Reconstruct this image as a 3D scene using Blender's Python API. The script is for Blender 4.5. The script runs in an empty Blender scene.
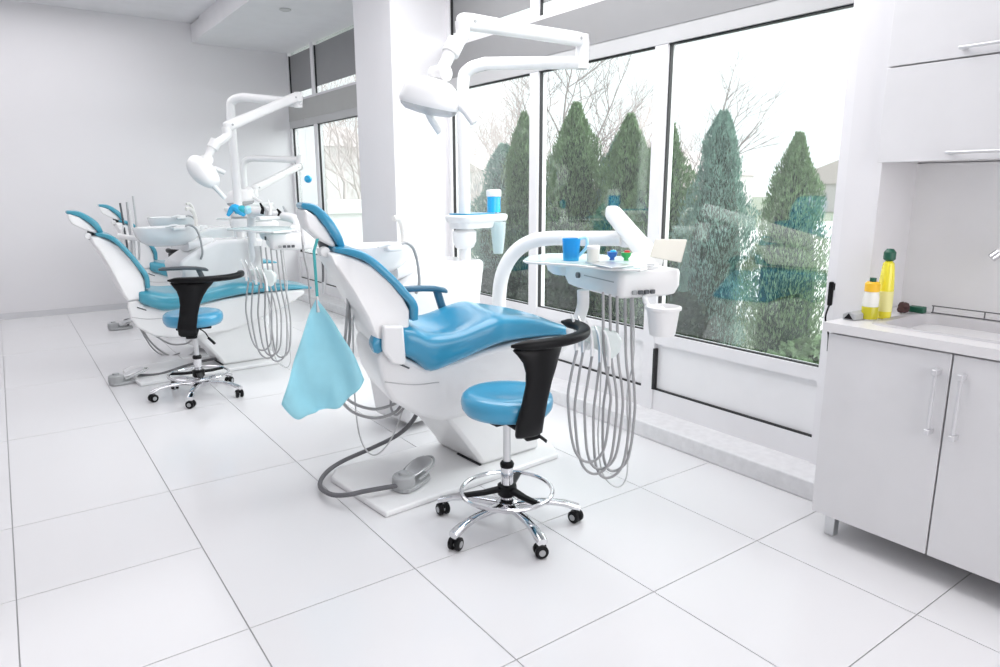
import bpy, math, random
from mathutils import Vector, Matrix
random.seed(7)
PI = math.pi
C = bpy.context.scene.collection

# ------------------------------------------------------------------ survey frame (used to read places off the room)
FOC, YAW, PITCH, ROLL = 686.0, math.radians(35.8), math.radians(-11.93), math.radians(-.1)
CAM = Vector((0, 0, 1.40))
FW = Vector((math.sin(YAW)*math.cos(PITCH), math.cos(YAW)*math.cos(PITCH), math.sin(PITCH)))
_r = FW.cross(Vector((0, 0, 1))).normalized(); _u = _r.cross(FW)
RT = _r*math.cos(ROLL)+_u*math.sin(ROLL); UP = -_r*math.sin(ROLL)+_u*math.cos(ROLL)
HZ = Vector((math.sin(YAW), math.cos(YAW), 0))
def ray(x, y): return FW+RT*((x-500)/FOC)-UP*((y-333.5)/FOC)
def dep(x, y, d):                    # point seen at (x, y) standing d metres into the room
    r = ray(x, y); return CAM+r*(d/r.dot(HZ))
def at(x, y, axis, v):
    r = ray(x, y); return CAM+r*((v-CAM[axis])/r[axis])

# chair frame: s along the patient, t across (away from the camera), z up
O1 = Vector((1.79, 2.92, 0)); TH = math.radians(12)
ES = Vector((math.cos(TH), math.sin(TH), 0)); ET = Vector((-math.sin(TH), math.cos(TH), 0)); EZ = Vector((0, 0, 1))
def W(s, t, z): return O1+ES*s+ET*t+EZ*z

# ------------------------------------------------------------------ materials
MATS = {}
def mat(name, col, rough=.4, metal=0, spec=.5, coat=0, emis=None, alpha=None, noise=None, trans=0, bump=0):
    if name in MATS: return MATS[name]
    m = bpy.data.materials.new(name); m.use_nodes = True; nt = m.node_tree; b = nt.nodes['Principled BSDF']
    b.inputs['Base Color'].default_value = (*col, 1); b.inputs['Roughness'].default_value = rough
    b.inputs['Metallic'].default_value = metal; b.inputs['Specular IOR Level'].default_value = spec
    b.inputs['Coat Weight'].default_value = coat; b.inputs['Coat Roughness'].default_value = .1
    b.inputs['Transmission Weight'].default_value = trans
    if alpha is not None: b.inputs['Alpha'].default_value = alpha
    if emis: b.inputs['Emission Color'].default_value = (*emis[0], 1); b.inputs['Emission Strength'].default_value = emis[1]
    tc = nt.nodes.new('ShaderNodeTexCoord')
    n = nt.nodes.new('ShaderNodeTexNoise'); nt.links.new(tc.outputs['Object'], n.inputs['Vector'])
    sc, amt = noise if noise else (6, .04)
    n.inputs['Scale'].default_value = sc; n.inputs['Detail'].default_value = 3
    mx = nt.nodes.new('ShaderNodeMix'); mx.data_type = 'RGBA'
    mx.inputs[6].default_value = (*[c*(1-amt) for c in col], 1); mx.inputs[7].default_value = (*[min(1, c*(1+amt)) for c in col], 1)
    nt.links.new(n.outputs['Fac'], mx.inputs[0]); nt.links.new(mx.outputs[2], b.inputs['Base Color'])
    if bump:
        bp = nt.nodes.new('ShaderNodeBump'); bp.inputs['Strength'].default_value = bump; bp.inputs['Distance'].default_value = .01
        nt.links.new(n.outputs['Fac'], bp.inputs['Height']); nt.links.new(bp.outputs[0], b.inputs['Normal'])
    MATS[name] = m; return m
def glassmat(name, tint, refl=1.5, rough=0, extra=0.0, extracol=(1, 1, 1)):
    m = bpy.data.materials.new(name); m.use_nodes = True; nt = m.node_tree; nt.nodes.clear()
    o = nt.nodes.new('ShaderNodeOutputMaterial'); t = nt.nodes.new('ShaderNodeBsdfTransparent'); t.inputs[0].default_value = (*tint, 1)
    g = nt.nodes.new('ShaderNodeBsdfGlossy'); g.inputs['Roughness'].default_value = rough
    lw = nt.nodes.new('ShaderNodeLayerWeight'); lw.inputs[0].default_value = .5
    pw = nt.nodes.new('ShaderNodeMath'); pw.operation = 'POWER'; nt.links.new(lw.outputs['Facing'], pw.inputs[0]); pw.inputs[1].default_value = 4
    f = nt.nodes.new('ShaderNodeMapRange'); nt.links.new(pw.outputs[0], f.inputs[0]); f.inputs[3].default_value = ((refl-1)/(refl+1))**2*1.3; f.inputs[4].default_value = .9
    mx = nt.nodes.new('ShaderNodeMixShader'); nt.links.new(f.outputs[0], mx.inputs[0]); nt.links.new(t.outputs[0], mx.inputs[1]); nt.links.new(g.outputs[0], mx.inputs[2])
    last = mx
    if extra:
        d = nt.nodes.new('ShaderNodeBsdfDiffuse'); d.inputs[0].default_value = (*extracol, 1)
        m2 = nt.nodes.new('ShaderNodeMixShader'); m2.inputs[0].default_value = extra
        nt.links.new(mx.outputs[0], m2.inputs[1]); nt.links.new(d.outputs[0], m2.inputs[2]); last = m2
    nt.links.new(last.outputs[0], o.inputs[0]); MATS[name] = m; return m

WALL = mat('wall_paint', (.80, .79, .81), .6, noise=(1.5, .02))
CEIL = mat('ceiling_paint', (.82, .81, .83), .7)
TILE = mat('floor_tile', (.80, .795, .81), .16, spec=.45, noise=(.8, .02))
GROUT = mat('grout', (.44, .44, .45), .8)
PLAS = mat('white_plastic', (.88, .88, .885), .28, coat=.2)
PLAS2 = mat('warm_white_plastic', (.84, .83, .80), .35)
ENAM = mat('white_enamel', (.88, .88, .89), .2, coat=.4)
FRAME = mat('white_window_frame', (.83, .82, .84), .4)
PANEL = mat('white_spandrel_panel', (.86, .855, .87), .4)
GREYH = mat('grey_header', (.27, .27, .275), .6)
HEADR = mat('pale_head_rail', (.50, .50, .505), .5)
GREYH2 = mat('pale_grey_header', (.44, .44, .43), .6)
BLIND = mat('grey_blind', (.30, .30, .305), .8)
PLINTH = mat('concrete_plinth', (.78, .775, .79), .5, noise=(25, .12), bump=.1)
GASK = mat('black_gasket', (.02, .02, .022), .6)
BLUE = mat('blue_upholstery', (.035, .30, .50), .3, coat=.5)
TEAL = mat('teal_upholstery', (.06, .34, .46), .32, coat=.5)
DBLUE = mat('dark_blue_plastic', (.03, .13, .21), .35)
BLACK = mat('black_polyurethane', (.004, .004, .005), .42, spec=.22)
DGREY = mat('dark_grey_plastic', (.10, .11, .12), .4)
MGREY = mat('grey_plastic', (.42, .43, .44), .45)
HOSE = mat('grey_hose', (.40, .40, .41), .45)
HOSEL = mat('light_grey_hose', (.62, .62, .63), .45)
HOSED = mat('dark_grey_cable', (.13, .13, .14), .5)
CHROME = mat('chrome', (.72, .72, .74), .14, metal=1)
ALU = mat('brushed_aluminium', (.66, .67, .68), .3, metal=1)
BIB = mat('light_blue_bib', (.36, .74, .86), .75, noise=(12, .08))
CAB = mat('white_cabinet_laminate', (.76, .755, .77), .35)
CTOP = mat('white_countertop', (.80, .79, .80), .3)
SINKM = mat('light_grey_sink', (.55, .54, .56), .35)
YEL = mat('yellow_detergent', (.90, .80, .05), .25, coat=.4)
YELD = mat('amber_yellow_label', (.95, .55, .03), .4)
OLIVE = mat('olive_yellow_liquid', (.55, .50, .02), .25)
CLEARW = mat('milky_plastic', (.85, .85, .80), .25)
DGREEN = mat('dark_green_plastic', (.01, .10, .06), .4)
CYAN = mat('bright_blue_plastic', (.02, .45, .85), .25, coat=.4)
CYANL = mat('pale_blue_plastic', (.45, .80, .95), .3)
GREEN = mat('green_plastic', (.03, .40, .10), .3)
RED = mat('red_plastic', (.6, .04, .04), .3)
NAVY = mat('navy_plastic', (.02, .12, .45), .3)
BEIGE = mat('beige_viewer_panel', (.66, .64, .57), .4)
GLASS = glassmat('window_glass', (.93, .965, .96), 1.75)
TRAYG = glassmat('frosted_glass', (.80, .93, .93), 1.45, .1, .45, (.80, .93, .93))
CUPG = glassmat('translucent_cup', (.85, .95, .96), 1.4, .1, .45, (.85, .93, .95))
BLUEG = glassmat('translucent_blue', (.35, .80, .98), 1.4, .1, .45, (.05, .50, .90))
LENS = glassmat('lamp_lens', (.85, .85, .86), 1.5, .05, .5, (.7, .7, .71))
LEAF = mat('thuja_leaf', (.21, .31, .17), .8, noise=(14, .85))
LEAFB = mat('bluish_thuja_leaf', (.25, .39, .33), .8, noise=(14, .8))
BARK = mat('pale_grey_bark', (.34, .31, .30), .9)
BARKF = mat('hazed_pinkish_twigs', (.62, .54, .53), .9)  # pinkish twigs with distance haze mixed into the colour
GRASS = mat('dull_grass', (.26, .29, .22), .95, noise=(3, .5))
PAVE = mat('pale_paving', (.75, .74, .72), .8)
FARW = mat('haze_paled_facade', (.72, .68, .68), .9)  # facade colour paled in place of real haze

# ------------------------------------------------------------------ mesh building
class MB:
    def __init__(s): s.v = []; s.f = []
    def add(s, vs, fs):
        n = len(s.v); s.v += [Vector(v) for v in vs]; s.f += [tuple(i+n for i in f) for f in fs]; return s
    def boxc(s, c, size, R=None):
        c = Vector(c); h = Vector(size)/2; vs = []
        for dx in (-1, 1):
            for dy in (-1, 1):
                for dz in (-1, 1):
                    p = Vector((dx*h.x, dy*h.y, dz*h.z)); vs.append(c+(R@p if R else p))
        return s.add(vs, [(0, 1, 3, 2), (4, 6, 7, 5), (0, 4, 5, 1), (2, 3, 7, 6), (0, 2, 6, 4), (1, 5, 7, 3)])
    def box(s, x0, x1, y0, y1, z0, z1): return s.boxc(((x0+x1)/2, (y0+y1)/2, (z0+z1)/2), (abs(x1-x0), abs(y1-y0), abs(z1-z0)))
    def rings(s, rings, close=True, cap=True):
        n = len(rings[0]); vs = [p for r in rings for p in r]; fs = []
        for i in range(len(rings)-1):
            for j in range(n if close else n-1):
                k = (j+1) % n; fs.append((i*n+j, i*n+k, (i+1)*n+k, (i+1)*n+j))
        if cap: fs.append(tuple(range(n-1, -1, -1))); fs.append(tuple((len(rings)-1)*n+j for j in range(n)))
        return s.add(vs, fs)
    def prism(s, pts, off):          # planar polygon pushed along a vector
        pts = [Vector(p) for p in pts]; off = Vector(off); return s.rings([pts, [p+off for p in pts]])
    def tube(s, path, r, n=10, cap=True):
        path = [Vector(p) for p in path]; rs = r if isinstance(r, (list, tuple)) else [r]*len(path)
        T = [(path[min(i+1, len(path)-1)]-path[max(i-1, 0)]).normalized() for i in range(len(path))]
        a = Vector((0, 0, 1)) if abs(T[0].z) < .9 else Vector((1, 0, 0))
        N = (a-T[0]*a.dot(T[0])).normalized(); out = []
        for i, p in enumerate(path):
            N = (N-T[i]*N.dot(T[i])).normalized(); B = T[i].cross(N)
            out.append([p+(N*math.cos(2*PI*k/n)+B*math.sin(2*PI*k/n))*rs[i] for k in range(n)])
        return s.rings(out, True, cap)
    def cyl(s, a, b, r, r2=None, n=24): return s.tube([a, b], [r, r if r2 is None else r2], n)
    def lathe(s, prof, c, ax=(0, 0, 1), n=28, sx=1, sy=1, rot=0):
        ax = Vector(ax).normalized(); a = Vector((1, 0, 0)) if abs(ax.x) < .9 else Vector((0, 1, 0))
        X = (a-ax*a.dot(ax)).normalized(); Y = ax.cross(X); c = Vector(c)
        if rot: X, Y = X*math.cos(rot)+Y*math.sin(rot), Y*math.cos(rot)-X*math.sin(rot)
        return s.rings([[c+ax*z+(X*math.cos(2*PI*k/n)*sx+Y*math.sin(2*PI*k/n)*sy)*max(r, 1e-4) for k in range(n)] for r, z in prof])
    def slab(s, secs, n=28, e=4.0):  # superellipse sections: (centre, side vector, up vector, half width, half height)
        out = []
        for c, sd, up, hw, hh in secs:
            ring = []
            for k in range(n):
                a = 2*PI*k/n; ca, sa = math.cos(a), math.sin(a)
                ring.append(Vector(c)+Vector(sd)*hw*math.copysign(abs(ca)**(2/e), ca)+Vector(up)*hh*math.copysign(abs(sa)**(2/e), sa))
            out.append(ring)
        return s.rings(out)
def cr(pts, k=8):                     # Catmull-Rom smoothing
    P = [Vector(p) for p in pts]; P = [P[0]*2-P[1]]+P+[P[-1]*2-P[-2]]; out = []
    for i in range(1, len(P)-2):
        for j in range(k):
            t = j/k; a, b, c, d = P[i-1:i+3]
            out.append(.5*((2*b)+(c-a)*t+(2*a-5*b+4*c-d)*t*t+(3*b-a-3*c+d)*t**3))
    out.append(P[-2]); return out
def tag(o, label=None, cat=None, group=None, kind=None):
    if label: o['label'] = label
    if cat: o['category'] = cat
    if group: o['group'] = group
    if kind: o['kind'] = kind
    return o
def org(o):
    v = Vector(o.get('_org', (0, 0, 0))) if o else Vector((0, 0, 0)); return v
ORG = {}
def build(name, mb, m, parent=None, bevel=0, seg=2, ang=35, sub=0, base=None):
    o0 = ORG.get(parent.name, Vector((0, 0, 0))) if parent else (Vector(base) if base is not None else Vector((0, 0, 0)))
    me = bpy.data.meshes.new(name); me.from_pydata([v-o0 for v in mb.v], [], mb.f); me.update()
    import bmesh
    bm = bmesh.new(); bm.from_mesh(me); bmesh.ops.recalc_face_normals(bm, faces=bm.faces); bm.to_mesh(me); bm.free()
    for p in me.polygons: p.use_smooth = True
    me.set_sharp_from_angle(angle=math.radians(ang))
    me.materials.append(m)
    o = bpy.data.objects.new(name, me); C.objects.link(o)
    if parent: o.parent = parent
    else: o.location = o0
    ORG[o.name] = o0
    if bevel:
        b = o.modifiers.new('bevel', 'BEVEL'); b.width = bevel; b.segments = seg; b.limit_method = 'ANGLE'; b.angle_limit = math.radians(30); b.harden_normals = False
    if sub:
        q = o.modifiers.new('sub', 'SUBSURF'); q.levels = sub; q.render_levels = sub
    return o
def root(name, label, cat, loc, group=None):
    o = bpy.data.objects.new(name, None); C.objects.link(o); o.location = loc; ORG[o.name] = Vector(loc)
    o.empty_display_size = .1
    return tag(o, label, cat, group)
def struct(name, mb, m, parent=None, bevel=0):
    o = build(name, mb, m, parent, bevel)
    if not parent: o['kind'] = 'structure'
    return o
def copy_tree(o, parent=None, delta=None, label=None, drop=()):
    c = o.copy(); C.objects.link(c)
    if parent: c.parent = parent
    if delta is not None: c.location = o.location+Vector(delta)
    if label: c['label'] = label
    ORG[c.name] = ORG.get(o.name, Vector((0, 0, 0)))
    for ch in list(o.children):
        if ch.name.split('.')[0] in drop: continue
        copy_tree(ch, c)
    return c

# ------------------------------------------------------------------ room shell
WX, BY, FX = 3.08, 9.2, 3.27          # window plane, back wall, farther window plane
mb = MB()
mb.box(-2.6, 3.6, -2.5, 9.6, -.12, -.004)
floor = struct('floor', mb, GROUT)
tiles = MB(); g = .0022
xs = [-.112+.6115*k for k in range(-4, 7)]
ys = [-2.32, -1.69, -1.05, -.42, .215, .85, 1.459, 2.09, 2.73, 3.37, 4.635, 5.9, 7.17, 8.43, 9.6]
for i in range(len(xs)-1):
    yy = [y for y in ys if not (y == 2.73 and xs[i] > .4)]
    for a, b in zip(yy[:-1], yy[1:]):
        tiles.box(xs[i]+g, min(xs[i+1]-g, 3.5), a+g, b-g, -.01, 0)
struct('tiles', tiles, TILE, floor)
struct('wall_back', MB().box(-2.6, 3.6, BY, BY+.15, 0, 3.4), WALL)
struct('wall_left', MB().box(-2.75, -2.6, -2.5, BY+.15, 0, 3.4), WALL)
struct('wall_rear', MB().box(-2.75, 3.6, -2.65, -2.5, 0, 3.4), WALL)
struct('baseboard_back', MB().box(-2.6, 3.2, BY-.015, BY, 0, .07), mat('skirting', (.68, .68, .70), .4))
# ceiling: high part and the lowered strip along the windows
struct('ceiling', MB().box(-2.75, 3.6, -2.5, BY+.15, 3.32, 3.45), CEIL)
lowc = struct('ceiling_soffit', MB().box(2.12, 3.6, -2.5, 8.75, 3.1, 3.32).box(2.12, 3.6, 8.75, BY, 3.1, 3.30), CEIL)
# pilaster and pier
struct('wall_pilaster', MB().box(2.571, 3.13, 4.97, 5.62, 0, 3.1), WALL)
struct('wall_pier', MB().box(2.90, 3.45, 1.40, 1.54, 0, 3.1), WALL)
struct('wall_kitchen', MB().box(3.22, 3.4, -2.5, 1.40, 0, 3.1), WALL)
# plinth
struct('trim_1', MB().box(2.85, 3.5, 1.42, 4.97, 0, .092), PLINTH, bevel=.006)
struct('trim_2', MB().box(3.02, 3.5, 5.62, BY, 0, .092), PLINTH, bevel=.006)
WIN = [0]
def window(x, y0, y1, glass_right, zt=2.17, zg=.565):
    """one storey-high window bay: y0 near jamb, y1 far jamb; the near edge of the pane is sunk behind the mullion"""
    WIN[0] += 1; n = WIN[0]
    o = bpy.data.objects.new('window_%d' % n, None); C.objects.link(o); o['kind'] = 'structure'; ORG[o.name] = Vector((0, 0, 0))
    f = MB()
    f.box(x-.02, x+.06, y1-.045, y1+.045, .092, 3.1)                 # mullion on the far side
    f.box(x-.016, x+.055, y0+.045, y1-.045, .50, zg)                            # rail under the pane
    f.box(x-.012, x+.055, y0+.045, y1-.045, .092, .215)                        # foot rail
                           # head rail
    f.box(x-.016, x+.055, y0+.045, y1-.045, 2.485, 2.515)
    build('window_frame', f, FRAME, o)
    build('head_rail', MB().box(x-.024, x+.055, y0+.0451, y1+.045, zt, zt+.085), HEADR, o)
    build('spandrel_panel', MB().box(x+.005, x+.05, y0+.04, y1-.045, .222, .50), PANEL, o)
    build('header_panel', MB().box(x-.028, x+.05, y0+.0451, y1+.045, zt+.085, 2.485), GREYH if x < 3.2 else GREYH2, o)
    gk = MB()
    gk.box(x-.008, x+.01, y0+.045, y1-.045, .213, .225); gk.box(x-.008, x+.01, y1-.062, y1-.045, .215, .47) if n in (9,) else None
    gk.box(x-.003, x+.02, y1-.052, y1-.045, zg, zt); gk.box(x-.010, x+.02, y0+.045, y1-.045, zt-.006, zt)
    gk.box(x-.003, x+.02, y0, y1-.05, zg, zg+.007)
    gk.box(x-.006, x+.012, y1-.055, y1-.045, 2.515, 3.06)
    build('gasket', gk, GASK, o)
    build('pane', MB().box(x+.030, x+.036, y0, y1-.045, zg, zt), GLASS, o)
    build('upper_pane', MB().box(x+.030, x+.036, y0, y1-.045, 2.515, 3.1), GLASS, o)
    build('blind', MB().box(x+.012, x+.02, y0+.01, y1-.045, 2.60, 3.06), BLIND, o)
    return o
window(WX, 1.60, 2.725, 0)
window(WX, 2.725, 3.845, 0)
window(WX, 3.845, 4.965, 0)
window(FX, 5.60, 6.95, 0); window(FX, 6.95, 8.33, 0); window(FX, 8.33, 9.2, 0)
struct('trim_4', MB().box(3.055, 3.14, 1.545, 1.664, .09, 3.1), FRAME)
struct('trim_5', MB().box(3.085, 3.105, 1.664, 1.670, .565, 2.17), GASK)
# black vertical gap beside the nearest spandrel
struct('trim_3', MB().box(WX-.026, WX+.004, 2.668, 2.682, .22, .47), GASK)
h = root('casement_handle', 'black window handle on the frame beside the kitchen counter', 'handle', (3.03, 1.625, .89))
build('lever', MB().boxc((3.025, 1.625, .93), (.02, .02, .11)), BLACK, h, bevel=.006)
build('mount', MB().boxc((3.045, 1.625, .96), (.04, .016, .03)), BLACK, h, bevel=.003)
cordp = cr([(3.03, 1.625, .89), (3.01, 1.63, .82), (3.035, 1.622, .74), (3.04, 1.62, .66)], 6)
tag(build('blind_cord', MB().tube(cordp, .004, 6), BLACK, base=(3, 1.6, .7)), 'thin black cord hanging below the window handle', 'cord')
# recessed ceiling spots
for i, (p, lab) in enumerate([((2.491, 6.99, 3.1), 'small round ceiling spotlight above the far windows'), ((.772, 8.75, 3.32), 'small ceiling spotlight at the top left near the back wall'),
                              ((2.40, 4.35, 3.1), 'small ceiling spotlight above the white pilaster')]):
    r = root('ceiling_spotlight', lab, 'ceiling light', p, 'recessed ceiling spotlights')
    build('rim', MB().lathe([(.03, 0), (.055, -.004), (.058, -.012), (.04, -.018), (.03, -.012)], p), mat('spot_rim', (.6, .6, .6), .3), r)
    build('bulb', MB().lathe([(.001, -.01), (.03, -.012), (.03, -.002)], p), PLAS2, r)

# ------------------------------------------------------------------ dental chair
U1 = 'first dental unit'
WF, BF = W, None
O_Q, TQ = Vector((1.775, 2.82, 0)), math.radians(-12)
QS = Vector((math.cos(TQ), math.sin(TQ), 0)); QT = Vector((-math.sin(TQ), math.cos(TQ), 0))
POSE = None
def pl(v, tab):
    for (a, b), (c, d) in zip(tab[:-1], tab[1:]):
        if v <= c: break
    return b+(d-b)*(v-a)/(c-a)
def Q(s, t, z):
    if POSE: s, z = pl(s, POSE[0]), pl(z, POSE[1])
    return O_Q+QS*s+QT*t+EZ*z
O_B, TB = Vector((1.785, 2.90, 0)), math.radians(3)
BS = Vector((math.cos(TB), math.sin(TB), 0)); BT = Vector((-math.sin(TB), math.cos(TB), 0))
def B(s, t, z): return O_B+BS*s+BT*t+EZ*z
def chair_prism(prof, t0, t1, F=Q, T=QT):
    return MB().prism([F(s, t0, z) for s, z in prof], T*(t1-t0))
def crn(pts, k):
    P = [list(p) for p in pts]; d = len(P[0])
    P = [[2*P[0][i]-P[1][i] for i in range(d)]]+P+[[2*P[-1][i]-P[-2][i] for i in range(d)]]; out = []
    for i in range(1, len(P)-2):
        for j in range(k):
            t = j/k
            out.append([.5*((2*P[i][q])+(P[i+1][q]-P[i-1][q])*t+(2*P[i-1][q]-5*P[i][q]+4*P[i+1][q]-P[i+2][q])*t*t+(3*P[i][q]-P[i-1][q]-3*P[i+1][q]+P[i+2][q])*t**3) for q in range(d)])
    out.append(P[-2]); return out
def pathslab(pts, e=4):
    """pts: (s, z, half width, half thickness) along the patient"""
    P = [Vector((p[0], 0, p[1])) for p in pts]; secs = []
    for i, (s, z, a, b) in enumerate(pts):
        T = (P[min(i+1, len(P)-1)]-P[max(i-1, 0)]).normalized(); N = Vector((-T.z, 0, T.x))
        secs.append((Q(s, 0, z), QT, QS*N.x+EZ*N.z, a, b, QS*T.x+EZ*T.z))
    out = []
    c, sd, up, hw, hh, T = secs[0]; out += [(c-T*hh*.5, sd, up, hw*.9, hh*.4), (c-T*hh*.25, sd, up, hw*.97, hh*.8)]
    out += [q[:5] for q in secs]
    c, sd, up, hw, hh, T = secs[-1]; out += [(c+T*hh*.25, sd, up, hw*.97, hh*.8), (c+T*hh*.5, sd, up, hw*.9, hh*.4)]
    return MB().slab(out, e=e, n=36)
def make_chair(label, head, upholstery, brackets=True):
    ch = root('dental_chair', label, 'dental chair', B(.1, 0, 0), 'dental chairs in a row')
    build('base_plate', MB().prism([B(-.60, -.35, 0), B(.45, -.33, 0), B(.52, -.2, 0), B(.52, .22, 0), B(-.55, .24, 0), B(-.62, .15, 0)], EZ*.028), PLAS, ch, bevel=.008)
    build('pedestal', chair_prism([(-.22, .38), (.00, .09), (.035, .028), (.42, .028), (.42, .3), (.30, .50)], -.21, .19, B, BT), PLAS, ch, bevel=.02)
    build('pedestal_gap', MB().boxc(B(.03, -.10, .031), (.012, .20, .008), Matrix.Rotation(TB, 3, 'Z')), GASK, ch)
    prof = [(-.449, .712), (-.459, .665), (-.441, .544), (-.403, .464), (-.283, .376), (-.163, .335), (.063, .358), (.175, .403), (.339, .503), (.454, .58), (.513, .64), (.505, .683), (.369, .686), (.196, .677), (.054, .656), (-.118, .613), (-.237, .602), (-.331, .657), (-.368, .716)]
    build('lift_body', chair_prism(prof, -.235, .235), PLAS, ch, bevel=.03, seg=4)
    build('body_seam', MB().tube(cr([Q(-.434, -.236, .561), Q(-.302, -.237, .533), Q(-.181, -.237, .53)], 5), .0025, 6), mat('seam_grey', (.55, .55, .56), .6), ch)
    build('body_slot', MB().tube([Q(-.387, -.238, .649), Q(-.321, -.238, .612)], .004, 6), DGREY, ch)
    m = MB(); out = []; n = 44
    secs = crn([(-0.371, 0.796, 0.695, 0.220), (-0.352, 0.817, 0.668, 0.265), (-0.291, 0.809, 0.629, 0.280), (-0.221, 0.778, 0.574, 0.290), (-0.097, 0.778, 0.609, 0.293), (0.029, 0.812, 0.651, 0.290), (0.110, 0.829, 0.671, 0.283), (0.180, 0.818, 0.679, 0.262), (0.354, 0.782, 0.680, 0.228), (0.490, 0.738, 0.675, 0.205), (0.557, 0.708, 0.673, 0.190), (0.570, 0.697, 0.678, 0.175)], 4)
    for i, (s, zt, zb, hw) in enumerate(secs):
        k = .8 if i in (0, len(secs)-1) else 1
        zc = (zt+zb)/2; hh = (zt-zb)/2*k; ring = []
        dip = .05*math.exp(-((s+.09)/.13)**2)+.012*math.exp(-((s-.35)/.2)**2)
        for q in range(n):
            a = 2*PI*q/n; ca, sa = math.cos(a), math.sin(a)
            y = hw*k*math.copysign(abs(ca)**.45, ca); z = hh*math.copysign(abs(sa)**.55, sa)
            if sa > 0: z -= dip*max(0, 1-(y/hw)**2*1.2)*sa
            ring.append(Q(s, y, zc+z))
        out.append(ring)
    m.rings(out); build('seat', m, upholstery, ch, ang=80)
    if brackets: build('side_cushion', MB().slab([(Q(-.457+d, -.205, .732), QT, EZ, .04, h_) for d, h_ in ((-.024, .018), (-.018, .036), (0, .045), (.018, .036), (.028, .02))], e=3), upholstery, ch, ang=80)
    b = pathslab(crn([(-.607, 1.145, .17, .012), (-.538, 1.133, .215, .019), (-.475, 1.103, .24, .019), (-.396, 1.027, .255, .020), (-.333, .953, .262, .020), (-.295, .899, .264, .020), (-.291, .834, .255, .018)], 5), e=7)
    build('backrest', b, upholstery, ch, ang=50)
    shp = [(-.637, 1.132), (-.598, 1.134), (-.531, 1.113), (-.473, 1.083), (-.397, 1.007), (-.335, .928), (-.307, .869), (-.312, .798), (-.35, .716), (-.444, .707), (-.468, .752), (-.504, .853), (-.568, .985), (-.628, 1.093)]
    rg = []
    for t, k in ((-.24, .25), (-.232, .10), (-.21, 0), (.21, 0), (.232, .10), (.24, .25)):
        q0 = (-.40, .93)
        rg.append([Q(a+(q0[0]-a)*k*.35, t*(1 if b_ < 1.05 else 1-(b_-1.05)*2.6), b_+(q0[1]-b_)*k*.35) for a, b_ in shp])
    build('back_shell', MB().rings(rg), PLAS, ch, bevel=.008, ang=25)
    for sg in (-1, 1) if brackets else ():
        build('side_bracket', MB().prism([Q(s, sg*.245, z) for s, z in ((-.443, .823), (-.353, .817), (-.345, .646), (-.367, .64), (-.41, .653), (-.448, .712))], QT*(.04*sg)), PLAS, ch, bevel=.014, seg=3)
    hk = [(-.72, 1.33, .085, .013), (-.672, 1.315, .11, .020), (-.625, 1.261, .13, .023), (-.59, 1.201, .132, .022), (-.57, 1.156, .12, .017)]
    hr = build('headrest', pathslab(crn([head((a, b_))+(c, d) for a, b_, c, d in hk], 5), e=6), upholstery, ch, ang=50)
    hs_ = [(-.72, 1.318), (-.672, 1.287), (-.631, 1.231), (-.599, 1.171), (-.595, 1.145), (-.656, 1.18), (-.709, 1.231), (-.723, 1.277)]
    build('headrest_shell', chair_prism([head(p) for p in hs_], -.112, .112), PLAS, hr, bevel=.016, seg=4, ang=25)
    p0 = head((-.622, 1.172))
    build('headrest_joint', MB().cyl(Q(p0[0], 0, p0[1]), Q(-.622, 0, 1.11), .026), DGREY, ch)
    build('joint_knob', MB().cyl(Q(-.643, -.12, 1.134), Q(-.643, -.07, 1.134), .022), PLAS, ch, bevel=.005)
    return ch
def armrest(ch, m):
    a = build('armrest', MB().slab([(Q(s, .30, z), QT, EZ, .032*k, .015*k) for s, z, k in ((-.20, .887, .6), (-.18, .890, .95), (-.086, .889, 1), (-.012, .883, 1), (.038, .872, .95), (.051, .866, .6))], e=3.5), m, ch, ang=60)
    build('armrest_post', MB().slab([(Q(s, .30, z), QT, QS, .018, .022) for s, z in ((-.003, .874), (.015, .811), (.033, .752), (.038, .694))], e=3), m, a)
    return a
def idh(p): return tuple(p)
ch1 = make_chair('large blue dental chair in front, blue bib hanging at its headrest', idh, BLUE)
armrest(ch1, DBLUE)
def flat(p, deg=6):    # headrest folded back towards the line of the backrest
    s, z = p; c = (-.60, 1.145); a = math.radians(deg); ds, dz = s-c[0], z-c[1]
    return (c[0]+ds*math.cos(a)-dz*math.sin(a), c[1]+ds*math.sin(a)+dz*math.cos(a))
D2 = Vector((-.52, 2.78, 0)); D3 = Vector((-.06, 4.98, 0))
keep = (O_Q, QS, QT)
O_Q, TQ = Vector((1.785, 2.87, 0)), math.radians(-2)
QS = Vector((math.cos(TQ), math.sin(TQ), 0)); QT = Vector((-math.sin(TQ), math.cos(TQ), 0))
POSE = ([(-.72, -.868), (-.607, -.714), (-.291, -.435), (-.10, -.12), (.57, .80)], [(0, 0), (.335, .29), (.59, .516), (.834, .70), (1.145, 1.089), (1.33, 1.243)])
ch2 = make_chair('teal dental chair in the middle of the row with a dark grey armrest', idh, TEAL, False); ch2.location += D2+Vector((0, .10, 0))
armrest(ch2, DGREY)
ch3 = make_chair('farthest dental chair, mostly hidden behind the middle dental chair', idh, TEAL, False); ch3.location += D3+Vector((-.03, .10, 0))
POSE = None; O_Q, QS, QT = keep

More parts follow.
